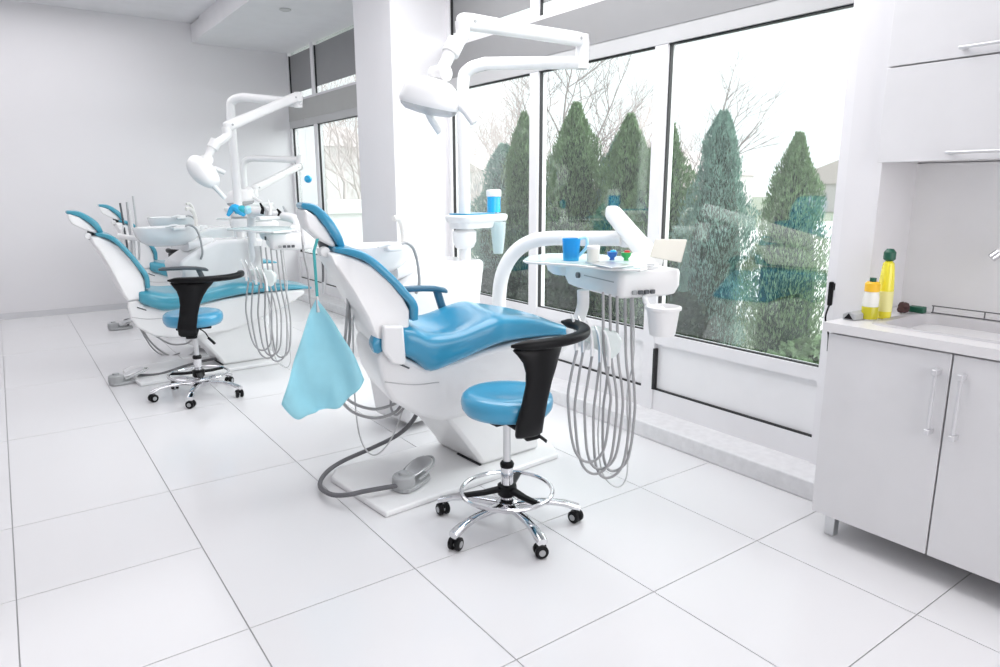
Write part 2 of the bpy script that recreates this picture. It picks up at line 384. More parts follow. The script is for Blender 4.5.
# assistant hoses under each chair
def hose(parent, pts, r, m=HOSE, name='hose', k=8): return build(name, MB().tube(cr(pts, k), r, 8), m, parent)
dq = 3.28
ah = [hose(ch1, [Q(-.54, .0, 1.0), dep(350, 330, dq), dep(343, 385, dq), dep(350, 401, dq), dep(372, 409, dq), dep(392, 405, dq), dep(402, 398, dq+.05)], .0075),
      hose(ch1, [Q(-.52, .02, .95), dep(345, 340, dq), dep(340, 390, dq), dep(350, 410, dq), dep(374, 418, dq), dep(395, 412, dq), dep(404, 400, dq+.05)], .0075),
      hose(ch1, [Q(-.50, -.0, .9), dep(353, 330, dq), dep(355, 400, dq), dep(361, 440, dq), dep(374, 455, dq), dep(390, 441, dq), dep(402, 412, dq), dep(405, 398, dq+.05)], .004, HOSEL),
      hose(ch1, [dep(391, 395, dq), dep(391, 408, dq), dep(396, 415, dq), dep(404, 408, dq)], .006)]
for hz in ah:
    for chx, dd in ((ch3, D3),):
        c = hz.copy(); C.objects.link(c); c.parent = chx
# bib holder strap
bh = root('bib_chain', 'thin teal strap hanging from the front chair headrest, holding the blue bib', 'strap', Q(-.69, -.15, .90))
build('strap', MB().slab([(Q(x, -.15, z), QS, QT, .006, .003) for x, z in ((-.677, 1.195), (-.695, 1.143), (-.693, .99), (-.692, .918))]), mat('teal_strap', (.05, .40, .42), .5), bh)
build('clip', MB().boxc(Q(-.692, -.152, .915), (.014, .01, .07)), ALU, bh, bevel=.003)
# bib: a square sheet hung by one corner, folded down the middle
b = MB(); n = 18; top = Q(-.69, -.15, .93)
grid = []
for i in range(n+1):
    row = []
    for j in range(n+1):
        u, v = i/n, j/n
        # silhouette corners: top, left-low, bottom, right-low
        P = {(0, 0): (-.697, .943), (1, 0): (-.876, .50), (0, 1): (-.522, .588), (1, 1): (-.716, .445)}
        s = (1-u)*(1-v)*P[0, 0][0]+u*(1-v)*P[1, 0][0]+(1-u)*v*P[0, 1][0]+u*v*P[1, 1][0]
        z = (1-u)*(1-v)*P[0, 0][1]+u*(1-v)*P[1, 0][1]+(1-u)*v*P[0, 1][1]+u*v*P[1, 1][1]
        bow = 4*u*(1-u)*.012+4*v*(1-v)*.012
        fold = -.10*abs(u-v)*(1-.2*(u+v))
        z -= .055*4*v*(1-v)*u**2+.03*4*u*(1-u)*v**2
        row.append(Q(s+bow*(1 if v > u else -1), -.155+fold+.012*math.sin(9*(u-v)+5*(u+v)), z+.012*math.sin(8*u)*u+.01*math.sin(11*v)*v))
    grid.append(row)
vs = [p for r in grid for p in r]; fs = [(i*(n+1)+j, i*(n+1)+j+1, (i+1)*(n+1)+j+1, (i+1)*(n+1)+j) for i in range(n) for j in range(n)]
b.add(vs, fs); bib = build('dental_bib', b, BIB, base=top, ang=180)
tag(bib, 'light blue disposable patient bib hanging from the front chair headrest', 'bib')
sm = bib.modifiers.new('s', 'SOLIDIFY'); sm.thickness = .002

# ------------------------------------------------------------------ foot controls
def foot_control(loc, rz, label, cable):
    r = root('foot_control', label, 'foot control', loc, 'dental foot controls')
    o = Vector(loc)
    build('base', MB().slab([(o+Vector((x, 0, .012)), (0, 1, 0), (0, 0, 1), w, .012) for x, w in ((-.09, .03), (-.075, .055), (-.02, .065), (.05, .06), (.10, .05), (.125, .025))], e=5), MGREY, r)
    build('housing', MB().lathe([(.052, .02), (.055, .03), (.052, .065), (.045, .072), (.02, .074), (.001, .074)], o+Vector((-.045, 0, 0))), MGREY, r)
    build('button', MB().lathe([(.024, .070), (.022, .086), (.001, .088)], o+Vector((-.045, 0, 0))), MGREY, r)
    p = build('pedal', MB().slab([(o+Vector((x, 0, z)), (0, 1, 0), Vector((-.2, 0, 1)), w, .006) for x, z, w in ((0, .05, .03), (.03, .062, .045), (.08, .075, .05), (.12, .085, .045), (.145, .09, .025))], e=4), ALU, r)
    build('guard', MB().tube(cr([o+Vector(q) for q in ((0, -.055, .04), (.06, -.062, .055), (.13, -.05, .075), (.18, 0, .08), (.13, .05, .075), (.06, .062, .055), (0, .055, .04))], 5), .006, 8), MGREY, r)
    r.rotation_euler.z = rz
    cb = build('cable', MB().tube(cr(cable, 8), .011, 10), HOSED, base=cable[0])
    tag(cb, label.split(' foot')[0]+' cable of the '+{'g': 'nearest', 'f': 'middle', 's': 'farthest'}[label[0]]+' foot control, thick and dark', 'cable')
    return r
fz = .03
foot_control((1.42, 2.70, fz), math.radians(25), 'grey foot control on the base plate of the front dental chair',
    [Vector((1.35, 2.66, fz+.035)), at(366, 491, 2, .065), at(346, 495, 2, .06), at(330, 494, 2, .045), at(320, 486, 2, .03), at(325, 474, 2, .035), at(341, 462, 2, .05), at(372, 448, 2, .09), at(396, 436, 2, .16), at(410, 424, 2, .24), at(418, 412, 2, .32)])
foot_control((.60, 5.58, 0), math.radians(10), 'flat silver foot control on the floor beside the middle dental chair',
    [Vector((.70, 5.60, .04)), at(160, 374, 2, .03), at(185, 366, 2, .04), at(208, 360, 2, .06), at(235, 356, 2, .08)])
foot_control((.86, 7.85, 0), math.radians(5), 'silver foot control on the floor near the back wall, farthest from camera',
    [Vector((.95, 7.85, .04)), at(125, 320, 2, .03), at(140, 319, 2, .03), at(152, 318, 2, .05)])
for o in C.objects:
    if o.name.startswith('cable'):
        pass
cabs = [o for o in C.objects if o.name.split('.')[0] == 'cable']
for o, l in zip(cabs, ['thick dark grey cable looping from the front foot control to the front chair', 'dark grey cable running from the middle foot control under the middle chair', 'thin dark cable of the farthest foot control along the floor']):
    o['label'] = l; o['category'] = 'cable'

# ------------------------------------------------------------------ stools
def tubering(c, R, r, n=48, nt=10):
    m = MB(); rings = []
    for i in range(n):
        a = 2*PI*i/n; d = Vector((math.cos(a), math.sin(a), 0))
        rings.append([Vector(c)+d*(R+r*math.cos(2*PI*k/nt))+EZ*r*math.sin(2*PI*k/nt) for k in range(nt)])
    rings.append(rings[0]); return m.rings(rings, True, False)
def make_stool(label, backdir=-60):
    """built round the origin; the arm-like backrest is centred on direction backdir (degrees)"""
    r = root('dentist_stool', label, 'stool', (0, 0, 0), 'wheeled dentist stools')
    O = Vector((0, 0, 0))
    build('seat', MB().lathe([(.001, 0.498), (.14, 0.498), (.172, 0.505), (.186, 0.525), (.19, 0.550), (.186, 0.572), (.172, 0.586), (.15, 0.592), (.10, 0.588), (.05, 0.582), (.001, 0.580)], O, n=48), mat('stool_blue', (.045, .33, .55), .28, coat=.6), r, ang=80)
    build('seat_plate', MB().boxc((0, 0, .488), (.22, .16, .02)), BLACK, r, bevel=.006)
    build('gas_lift', MB().cyl((0, 0, .27), (0, 0, .485), .0155), ALU, r)
    build('lift_collar', MB().lathe([(.02, .255), (.028, .262), (.03, .275), (.024, .285), (.017, .287)], O), BLACK, r)
    build('outer_column', MB().cyl((0, 0, .10), (0, 0, .262), .026), CHROME, r)
    fr = build('foot_ring', tubering((0, 0, .155), .192, .0095), CHROME, r)
    sp = MB()
    for k in range(3):
        a = math.radians(60+120*k-22); d = Vector((math.cos(a), math.sin(a), 0))
        sp.slab([(d*x+EZ*z, Vector((-d.y, d.x, 0)), EZ, w, .009) for x, z, w in ((.02, .165, .022), (.10, .155, .016), (.19, .152, .012))], e=4)
    sp.lathe([(.03, .13), (.04, .14), (.04, .18), (.03, .185)], O)
    build('ring_spoke', sp, BLACK, r, ang=60)
    build('hub', MB().lathe([(.02, .06), (.04, .065), (.048, .08), (.045, .11), (.03, .12)], O), CHROME, r)
    for k, a in enumerate((126, 190, 260, 328, 50)):
        a = math.radians(a); d = Vector((math.cos(a), math.sin(a), 0)); sd = Vector((-d.y, d.x, 0))
        leg = build('leg', MB().slab([(d*x+EZ*z, sd, EZ, w, h_) for x, z, w, h_ in ((.03, .092, .026, .018), (.10, .098, .021, .014), (.18, .098, .018, .012), (.245, .088, .020, .013), (.285, .074, .024, .014), (.31, .066, .022, .012))], e=3), CHROME, r, ang=60)
        c0 = d*.295
        ax = Vector((math.cos(a+.9+k), math.sin(a+.9+k), 0))
        build('caster_stem', MB().cyl(c0+EZ*.045, c0+EZ*.075, .008), CHROME, leg)
        w = MB()
        for sg in (-1, 1):
            w.lathe([(.001, 0), (.022, 0), (.027, .004), (.027, .016), (.022, .02), (.001, .02)], c0+ax*(.005*sg)+EZ*.027+ (ax*0), ax*sg, n=20)
        w.boxc(c0+EZ*.042, (.03, .03, .018))
        build('caster', w, BLACK, leg)
        build('caster_hub', MB().cyl(c0-ax*.0265+EZ*.027, c0+ax*.0265+EZ*.027, .013), MGREY, leg)
    # lever
    bd = math.radians(backdir); f = Vector((math.cos(bd), math.sin(bd), 0)); sd = Vector((-f.y, f.x, 0))
    ld = Vector((math.cos(bd+.9), math.sin(bd+.9), 0))
    lv = build('lever', MB().tube(cr([ld*.04+EZ*.475, ld*.09+EZ*.45, ld*.12+EZ*.41], 5), .004, 8), BLACK, r)
    build('lever_grip', MB().slab([(ld*x+EZ*z, Vector((-ld.y, ld.x, 0)), Vector((.5, 0, 1)).normalized(), .009, .006) for x, z in ((.115, .415), (.15, .39), (.165, .378))], e=3), BLACK, lv)
    # backrest: stem, flare, curved padded band
    out = []
    for z, hw, off, th in ((.452, .056, .175, .016), (.467, .062, .19, .022), (.52, .060, .202, .020), (.60, .056, .208, .018), (.67, .058, .212, .018), (.72, .070, .215, .018), (.76, .090, .213, .018), (.79, .118, .213, .018), (.808, .138, .21, .016), (.815, .135, .21, .010)):
        ring = []
        R = .205
        for k in range(24):
            a = 2*PI*k/24; ca, sa = math.cos(a), math.sin(a)
            u = hw*math.copysign(abs(ca)**.6, ca); w_ = th*math.copysign(abs(sa)**.6, sa)
            ang = u/R-.10+.32*max(0, (z-.52)/.3); rr = off+w_
            ring.append(f*(rr*math.cos(ang))+sd*(rr*math.sin(ang))+EZ*z)
        out.append(ring)
    build('back_stem', MB().rings(out), BLACK, r, ang=60)
    build('stem_bracket', MB().slab([(f*x+EZ*z, sd, EZ, .035, .012) for x, z in ((.02, .474), (.12, .468), (.19, .45))], e=4), BLACK, r)
    band = []
    m_ = 34
    for i in range(m_+1):
        q = i/m_; ang = math.radians(-36+146*q); k = min(1, math.sin(PI*min(max(q, .0), 1))*3.2+.25)
        # egg-shaped ring
        d = f*math.cos(ang)+sd*math.sin(ang); t = -f*math.sin(ang)+sd*math.cos(ang)
        R = .215
        z = .828+.010*q
        band.append((f*.02+sd*(.02+.09*math.sin(PI*min(q*1.3, 1)*.5))+d*R+EZ*z, d, EZ, .024*k, .020*k))
    build('back_band', MB().slab(band, e=2.6), BLACK, r, ang=60)
    return r
st = make_stool('blue wheeled dentist stool in front, beside the foot of the front dental chair', -94)
st.location = (1.60, 2.17, 0)
st2 = copy_tree(st, None, None, 'blue wheeled dentist stool with black backrest in front of the middle dental chair')
st2.location = (.99, 4.93, 0); st2.rotation_euler.z = math.radians(-14)
st3 = copy_tree(st, None, None, 'farthest dentist stool, mostly hidden behind the middle dental chair')
st3.location = (1.50, 7.15, 0); st3.rotation_euler.z = math.radians(-84)

# ------------------------------------------------------------------ cuspidor tower
cu = root('cuspidor_unit', 'white cuspidor cabinet with rinse bowl behind the front dental chair', 'cuspidor', W(.4, .62, 0), 'cuspidor units behind the chairs')
build('cabinet', MB().prism([W(s, .47, z) for s, z in ((.00, .80), (.10, .865), (.22, .925), (.34, .968), (.74, .968), (.77, .955), (.74, .78), (.70, .55), (.68, .04), (.12, .04), (.05, .45))], ET*.34), ENAM, cu, bevel=.03, seg=4)
rings = []
c0 = (-.0, .64)
for k_, z in ((.45, .935), (.62, .945), (.82, .975), (.95, 1.02), (1.0, 1.075), (1.0, 1.092), (.95, 1.095), (.86, 1.07), (.6, 1.02), (.2, 1.0), (.02, .998)):
    rings.append([W(c0[0]+.27*k_*math.cos(2*PI*q/36)*(1), c0[1]+.165*k_*math.sin(2*PI*q/36), z) for q in range(36)])
bw = build('rinse_bowl', MB().rings(rings), ENAM, cu, ang=60)
build('bowl_neck', MB().slab([(W(.12, .64, .93), ET, EZ, .10, .05), (W(.25, .64, .95), ET, EZ, .11, .05), (W(.34, .64, .94), ET, EZ, .12, .05)], e=3), ENAM, cu)
build('faucet', MB().tube(cr([W(.235, .62, .95), W(.235, .62, 1.12), W(.225, .62, 1.19), W(.19, .61, 1.235), W(.15, .60, 1.235)], 6), [.016]*25, 12), PLAS2, cu)
build('suction_hose', MB().tube(cr([W(.045, .43, 1.10), W(.09, .43, 1.11), W(.14, .43, 1.08), W(.17, .43, 1.0), W(.18, .43, .88), W(.17, .45, .82)], 6), .0085, 8), HOSE, cu)
sh = build('suction_handpiece', MB().tube([W(-.10, .43, 1.10), W(-.06, .43, 1.108), W(-.03, .43, 1.112), W(.0, .43, 1.10), W(.05, .43, 1.10)], [.006, .010, .012, .016, .014], 10), PLAS, cu)
build('hose_holder', MB().boxc(W(-.0, .43, 1.085), (.10, .05, .03), Matrix.Rotation(TH, 3, 'Z')), PLAS, cu, bevel=.01)

# tray tower on the lamp pole
tt = root('accessory_tray', 'small white tray shelf on the lamp pole beside the window, front unit', 'tray shelf', W(.665, .55, 1.02))
def rrect(s0, s1, t0, t1, z, r=.05, n=6):
    out = []
    for cs, ct, a0 in ((s1-r, t1-r, 0), (s0+r, t1-r, 90), (s0+r, t0+r, 180), (s1-r, t0+r, 270)):
        for k in range(n+1):
            a = math.radians(a0+90*k/n); out.append(W(cs+r*math.cos(a), ct+r*math.sin(a), z))
    return out
build('shelf', MB().rings([rrect(.56, .98, .45, .64, 1.200, .07), rrect(.55, .99, .44, .65, 1.215, .08), rrect(.55, .99, .44, .65, 1.235, .08), rrect(.56, .98, .45, .64, 1.243, .07)]), PLAS, tt)
build('collar', MB().lathe([(.04, 1.03), (.07, 1.045), (.088, 1.08), (.09, 1.14), (.06, 1.158)], W(.665, .55, 0), sx=1.0, sy=.6, rot=TH), PLAS, tt)
build('tray_underside', MB().rings([rrect(.58, .86, .47, .62, 1.160, .05), rrect(.57, .95, .46, .63, 1.201, .06)]), PLAS, tt)
tag(build('tray_liner', MB().rings([rrect(.58, .87, .46, .62, 1.244, .04), rrect(.58, .87, .46, .62, 1.252, .04)]), BLUE, base=W(.7, .53, 1.244)), 'blue liner lying on the tray shelf by the window', 'tray liner')
cd = root('cup_dispenser', 'white dispenser with a bright blue sleeve on the tray shelf', 'dispenser', W(.94, .54, 1.244))
build('sleeve', MB().lathe([(.001, .0), (.043, .0), (.043, .10), (.04, .102)], W(.92, .54, 1.252)), CYAN, cd)
build('cap', MB().lathe([(.044, .098), (.048, .102), (.048, .135), (.042, .142), (.001, .143)], W(.92, .54, 1.252)), PLAS, cd)
for sg in (-1,):
    build('spine', MB().boxc(W(.92+.045, .56, 1.30), (.012, .03, .11), Matrix.Rotation(TH, 3, 'Z')), PLAS, cd, bevel=.003)
hc = root('hanging_cup', 'tapered clear plastic cup hanging below the tray shelf', 'cup', W(.93, .44, .99))
build('cup', MB().lathe([(.001, 0), (.030, 0), (.034, .03), (.044, .13), (.048, .20), (.044, .20), (.040, .13), (.028, .01), (.001, .01)], W(.885, .47, .995)), CUPG, hc)
build('bracket', MB().boxc(W(.885, .50, 1.185), (.10, .06, .03), Matrix.Rotation(TH, 3, 'Z')), PLAS, hc, bevel=.008)

# ------------------------------------------------------------------ operating lamps
def make_lamp(label, base, P, head, hdir):
    """P: pole top corner, horizontal arm end, knuckle top, spring arm end, then joints down to the head"""
    r = root('operating_lamp', label, 'operating lamp', base, 'operating lamps on poles')
    base = Vector(base); a, b_, c, d, j1, j2 = [Vector(p) for p in P]
    top = Vector((base.x, base.y, a.z))
    dirh = (b_-top).normalized()
    build('pole', MB().tube(cr([base, base+EZ*(top.z-base.z)*.5, top-EZ*.13, top-EZ*.035+dirh*.035, top+dirh*.13], 8)+[b_-dirh*.02], .037, 16), PLAS, r, ang=60)
    build('knuckle', MB().tube([b_-EZ*.036, b_+EZ*.02, c-EZ*.02, c+EZ*.03], [.036, .04, .04, .034], 16), PLAS, r)
    sd = (d-c).cross(EZ).normalized(); up = sd.cross((d-c).normalized())
    arm = build('spring_arm', MB().slab([(c.lerp(d, q), sd, up, w*.9, w) for q, w in ((-.03, .02), (0, .034), (.06, .038), (.5, .036), (.94, .04), (1, .036), (1.02, .025))], e=3.2), PLAS, r, ang=60)
    for q_, w_ in ((.06, .036), (.94, .040)): build('screw', MB().cyl(c.lerp(d, q_)-sd*w_, c.lerp(d, q_)+sd*w_, .008), MGREY, arm)
    build('drop_arm', MB().tube(cr([d+EZ*.0, d-EZ*.07, j1, j1.lerp(j2, .5), j2], 5), [.036]*6+[.032]*8+[.03]*7, 14), PLAS, r, ang=60)
    build('swivel', MB().cyl(j1-(j2-j1).normalized()*.04, j1+(j2-j1).normalized()*.035, .043).cyl(j2-sd*.05, j2+sd*.05, .04), PLAS, r, bevel=.006)
    hd = Vector(head); ax = Vector(hdir[0]).normalized(); n_ = Vector(hdir[1]); n_ = (n_-ax*n_.dot(ax)).normalized(); y_ = n_.cross(ax)
    def hp(x, y, z): return hd+ax*x+y_*y+n_*z
    rings = []
    for k_, z in ((1.0, -.03), (1.02, -.015), (1.0, 0), (.93, .03), (.80, .065), (.62, .085), (.3, .096), (.02, .098)):
        rings.append([hp(.145*k_*math.cos(2*PI*q/32), .085*k_*math.sin(2*PI*q/32), z) for q in range(32)])
    hh = build('lamp_head', MB().rings(rings), PLAS, r, ang=60)
    build('lens', MB().rings([[hp(.14*k_*math.cos(2*PI*q/32), .08*k_*math.sin(2*PI*q/32), z) for q in range(32)] for k_, z in ((1, -.03), (.97, -.045), (.8, -.062), (.4, -.07), (.02, -.072))]), LENS, hh, ang=60)
    build('handle', MB().tube([hp(-.02, .03, -.05), hp(.02, .05, -.10), hp(.07, .06, -.15)], [.014, .018, .019], 12), PLAS, hh)
    build('handle', MB().tube([hp(.12, .0, .02), hp(.18, -.02, -.02), hp(.23, -.04, -.06)], [.02, .018, .018], 12), PLAS, hh)
    return r
base = W(.665, .55, .95)
lp1 = make_lamp('white operating lamp on the tall curved pole above the front dental chair', base,
    [Vector((base.x, base.y, 2.118)), Vector((2.87, 3.158, 2.118)), dep(583, 40, 4.24), dep(462, 21, 3.62), dep(453, 48, 3.52), dep(440, 74, 3.48)], dep(430, 99, 3.45), ((.81, -.585, -.22), (-.10, -.16, 1)))
b2 = Vector((1.75, 6.42, .95))
make_lamp('white operating lamp with folded arms above the middle dental chair', b2,
    [Vector((b2.x, b2.y, 2.19)), dep(298, 103, 6.1), dep(298, 96, 6.05), dep(226, 127, 5.6), dep(214, 145, 5.5), dep(206, 160, 5.45)], dep(203, 172, 5.4), ((.5, -.36, -.75), (-.55, .1, .55)))
b3 = Vector((2.35, 8.3, .95))
make_lamp('farthest white operating lamp, arm low against the back wall', b3,
    [Vector((b3.x, b3.y, 1.75)), dep(300, 160, 7.9), dep(299, 166, 7.8), dep(254, 189, 7.2), dep(248, 192, 7.15), dep(244, 196, 7.1)], dep(240, 199, 7.1), ((.8, -.58, .1), (0, 0, 1)))

# ------------------------------------------------------------------ delivery console
cc = Vector((2.075, 2.018, 0)); ca_ = Vector((.242, .970, 0)); cb_ = Vector((.970, -.242, 0))
def K(a, b, z): return cc+ca_*a+cb_*b+EZ*z
con = root('instrument_console', 'white instrument console on a swing arm beside the front dental chair', 'dental console', K(.25, .13, .90), 'instrument consoles')
def kr(a0, a1, b0, b1, z, r=.04, n=5):
    out = []
    for ca2, cb2, s0 in ((a1-r, b1-r, 0), (a0+r, b1-r, 90), (a0+r, b0+r, 180), (a1-r, b0+r, 270)):
        for k in range(n+1):
            t = math.radians(s0+90*k/n); out.append(K(ca2+r*math.cos(t), cb2+r*math.sin(t), z))
    return out
build('body', MB().rings([kr(.03, .44, .02, .27, .940, .03), kr(.01, .50, .005, .30, .950, .035), kr(0, .53, 0, .315, .985, .035), kr(0, .54, 0, .315, 1.045, .035), kr(.006, .535, .006, .309, 1.056, .03)]), PLAS, con, ang=40)
build('side_shelf', MB().rings([kr(.50, .64, -.02, .12, .985, .05), kr(.49, .68, -.03, .14, 1.00, .06), kr(.49, .69, -.035, .145, 1.03, .06), kr(.50, .68, -.03, .14, 1.035, .06)]), PLAS, con, ang=40)
for q in range(4):
    build('button', MB().boxc(K(-.004, .07+.03*q, .968), (.022, .012, .018), Matrix.Rotation(math.radians(-14), 3, 'Z')), DGREY if q else MGREY, con, bevel=.003)
build('knob', MB().cyl(K(.36, -.012, 1.005), K(.36, .004, 1.005), .014), DGREY, con)
build('nameplate_groove', MB().boxc(K(.18, -.001, 1.01), (.003, .26, .004), Matrix.Rotation(math.radians(-14), 3, 'Z')), MGREY, con)
# glass tray
tp = [at(x, y, 2, 1.075) for x, y in ((524, 261), (530, 257.5), (550, 255), (575, 255), (600, 256), (630, 259), (646, 265), (646, 269), (640, 270.5), (612, 269.5), (575, 265.5), (545, 263.5), (527, 262.5))]
gt = build('glass_tray', MB().prism(tp, EZ*.009), TRAYG, con)
build('tray_rim', MB().tube([*tp, tp[0]], .006, 6), PLAS, gt)
build('tray_stem', MB().cyl(K(.42, .12, 1.05), K(.42, .12, 1.076), .05), PLAS, con)
# arch + link
A_ = [dep(502, 330, 4.10), dep(499, 300, 4.10), dep(502, 276, 4.10), dep(511, 257, 4.10), dep(526, 244, 4.08), dep(548, 238.5, 4.03), dep(585, 238.5, 3.92), dep(622, 238.5, 3.80)]
A_[0].x = A_[1].x; A_[0].y = A_[1].y
A_ = [Vector((A_[0].x, A_[0].y, .10))]+A_
build('arch_arm', MB().tube(cr(A_, 6), .043, 16), PLAS, con, ang=60)
l0, l1 = dep(612, 212, 3.80), dep(654, 262, 3.12)
ld_ = (l1-l0).normalized(); sd_ = ld_.cross(EZ).normalized(); up_ = sd_.cross(ld_)
build('link_arm', MB().slab([(l0.lerp(l1, q), sd_, up_, w, w*.95) for q, w in ((-.02, .025), (0, .038), (.05, .042), (.5, .042), (.95, .046), (1, .042))], e=3.4), PLAS, con, ang=60)
build('arm_knuckle', MB().cyl(dep(628, 247, 3.80), dep(628, 226, 3.80), .045), PLAS, con, bevel=.01)
build('link_foot', MB().tube([l1, K(.22, .20, 1.06), K(.22, .20, 1.03)], [.05, .055, .06], 16), PLAS, con)
# curved under-arm and handpiece holder
ua = [dep(583, 290, 3.0), dep(583, 305, 3.0), dep(579, 318, 3.0), dep(572, 329, 2.98), dep(576, 338, 2.94), dep(590, 345, 2.90)]
build('under_arm', MB().tube(cr(ua, 6), .027, 14), PLAS, con, ang=60)
hh0 = dep(600, 343, 2.9)
def HP(x, y, d=2.88): return dep(x, y, d)
holder = build('handpiece_holder', MB().prism([HP(578, 331, 2.86), HP(598, 328, 2.86), HP(618, 333, 2.86), HP(623, 342, 2.86), HP(620, 353, 2.86), HP(612, 360, 2.86), HP(604, 356, 2.86), HP(588, 343, 2.86), HP(577, 339, 2.86)], HZ*.06), mat('milky_holder', (.80, .87, .86), .3), con, bevel=.012, seg=3)
for i, (x, y) in enumerate(((577, 336), (584, 338), (593, 342), (601, 348), (610, 352))):
    hpz = build('handpiece', MB().tube([HP(x-1, y+14, 2.84), HP(x-1, y-2, 2.84), HP(x-3, y-14, 2.83), HP(x-6, y-22, 2.83)], [.009, .008, .006, .004], 8), ALU if i % 2 else PLAS, con)
# instrument hoses
hs = []
for i, (x0, y0, xb, yb, x1, y1, r_) in enumerate((
    (603, 292, 588, 462, 577, 350, .0062), (610, 294, 594, 474, 583, 352, .0062), (617, 296, 599, 469, 592, 356, .0062),
    (625, 297, 606, 478, 600, 360, .0062), (631, 297, 612, 471, 609, 362, .0062), (633, 295, 617, 487, 604, 400, .0035))):
    d = 2.86+.012*i; xr = x0+(8 if i < 5 else 0)-i*.9; xl = x1-9+i*.8
    pts = [dep(x0, y0, d), dep(x0+1, y0+60, d), dep(xr-1, 390, d), dep(xr-1, yb-55, d), dep((xr+xb)/2+4, yb-12, d), dep(xb, yb, d), dep((xl+xb)/2-4, yb-14, d), dep(xl, yb-60, d), dep(xl+3, (y1+yb-60)/2, d), dep(x1, y1, d)]
    if i == 5: pts = pts[:6]+[dep(603, 474, d), dep(598, 440, d), dep(600, 400, d), dep(601, 362, d)]
    hs.append(build('instrument_hose', MB().tube(cr(pts, 7), r_, 8), HOSE if i < 5 else HOSEL, con))
# waste cup
bk = root('waste_cup', 'white plastic waste cup hanging from the console by the window', 'waste cup', dep(663, 335, 2.78))
cpt = dep(662, 335, 2.78)
build('cup', MB().lathe([(.001, 0), (.050, 0), (.054, .01), (.066, .105), (.074, .108), (.074, .120), (.066, .122), (.062, .112), (.05, .02), (.001, .015)], cpt), PLAS, bk)
build('bracket', MB().tube(cr([K(.05, .16, .945), dep(645, 300, 2.84), dep(649, 307, 2.82), dep(656, 311, 2.80), cpt+Vector((0, 0, .11))], 5), .012, 10), PLAS, bk)
# x-ray viewer
vw = root('film_viewer', 'cream tilted film viewer panel on the console, right of the arm', 'film viewer', K(.12, .22, 1.06))
q = [dep(650, 257, 3.0), dep(681.5, 263, 2.9), dep(687.5, 239.5, 2.95), dep(655.5, 239, 3.05)]
build('panel', MB().prism(q, HZ*.014), BEIGE, vw, bevel=.004)
build('panel_base', MB().boxc(K(.14, .17, 1.066), (.17, .09, .02), Matrix.Rotation(math.radians(-14), 3, 'Z')), PLAS, vw, bevel=.005)
build('instrument_rest', MB().boxc(K(.08, .12, 1.062), (.20, .06, .012), Matrix.Rotation(math.radians(-14), 3, 'Z')).cyl(K(.06, .05, 1.075), K(.05, .20, 1.075), .006), ALU, con, bevel=.002)
# things on the glass tray
def tz(x, y): return at(x, y, 2, 1.084)
p = tz(571, 260.5)
pit = root('blue_cup', 'bright blue translucent plastic cup with a pale blue handle on the glass tray', 'cup', p)
build('cup_body', MB().lathe([(.001, 0), (.034, 0), (.036, .01), (.038, .05), (.041, .098), (.037, .098), (.034, .05), (.030, .012), (.001, .01)], p), BLUEG, pit)
build('contents', MB().lathe([(.001, .012), (.030, .012), (.032, .045), (.001, .045)], p), CYAN, pit)
build('handle', MB().tube(cr([p+RT*.03+EZ*.095, p+RT*.065+EZ*.10, p+RT*.068+EZ*.06, p+RT*.035+EZ*.02], 6), .007, 8), CYANL, pit)
p = tz(593, 262)
ds = root('cotton_dispenser', 'small white cylindrical dispenser on the glass tray, right of the blue cup', 'dispenser', p)
build('body', MB().lathe([(.001, 0), (.027, 0), (.028, .004), (.028, .058), (.001, .058)], p), CLEARW, ds)
build('lid', MB().lathe([(.029, .057), (.029, .068), (.024, .073), (.001, .074)], p), PLAS, ds)
mt = [tz(585, 263.5), tz(606, 262), tz(634, 266.5), tz(612, 269)]
st_ = root('steel_tray', 'shallow metal instrument tray on the glass tray', 'tray', tz(610, 266))
build('tray', MB().prism(mt, EZ*.006), ALU, st_, bevel=.002)
for (x, y, m_, l_, c_) in ((612, 261, NAVY, 'small dark blue clamp cup on the console tray', 'cup'), (626, 261.5, GREEN, 'small green pot with a red dot on the console tray', 'pot')):
    p = tz(x, y)+EZ*.004
    r = root('small_pot', l_, c_, p)
    build('pot', MB().lathe([(.001, 0), (.012, 0), (.010, .01), (.020, .02), (.024, .036), (.020, .037), (.001, .034)], p), m_, r)
    build('pot_lid', MB().lathe([(.001, .034), (.016, .034), (.012, .044), (.001, .046)], p+RT*.004), RED if m_ is GREEN else CYAN, r)

# ---- copies for the middle and far units
copy_tree(cu, None, D2, 'white cuspidor cabinet with rinse bowl behind the middle dental chair')
copy_tree(cu, None, D3, 'white cuspidor cabinet with rinse bowl behind the farthest dental chair')
con2 = copy_tree(con, None, D2+Vector((-.02, .12, .03)), 'white instrument console with hanging hoses beside the middle dental chair', drop=('arch_arm', 'arm_knuckle', 'link_arm'))
con3 = copy_tree(con, None, D3+Vector((-.02, .1, .02)), 'white instrument console of the farthest dental unit, near the back wall', drop=('arch_arm', 'arm_knuckle', 'link_arm'))
for cx in (con2, con3):
    build_loc = cx
    o = bpy.data.objects.new('console_arm', None)
    bpy.data.objects.remove(o)
    b_ = MB(); base_ = K(.22, .20, 1.05)
    b_.tube(cr([base_, base_+Vector((.02, .05, .10)), base_+Vector((-.1, .6, .13)), base_+Vector((-.02, 1.0, .10)), base_+Vector((0, 1.1, -.1)), base_+Vector((0, 1.1, -.6))], 6), .035, 12)
    build('arch_arm', b_, PLAS, cx)
tt2 = copy_tree(tt, None, Vector((1.75, 6.42, 0))-W(.665, .55, 0), 'small white tray shelf on the pole of the middle unit')
tt3 = copy_tree(tt, None, b3-W(.665, .55, .95), 'small white tray shelf on the pole of the farthest unit')
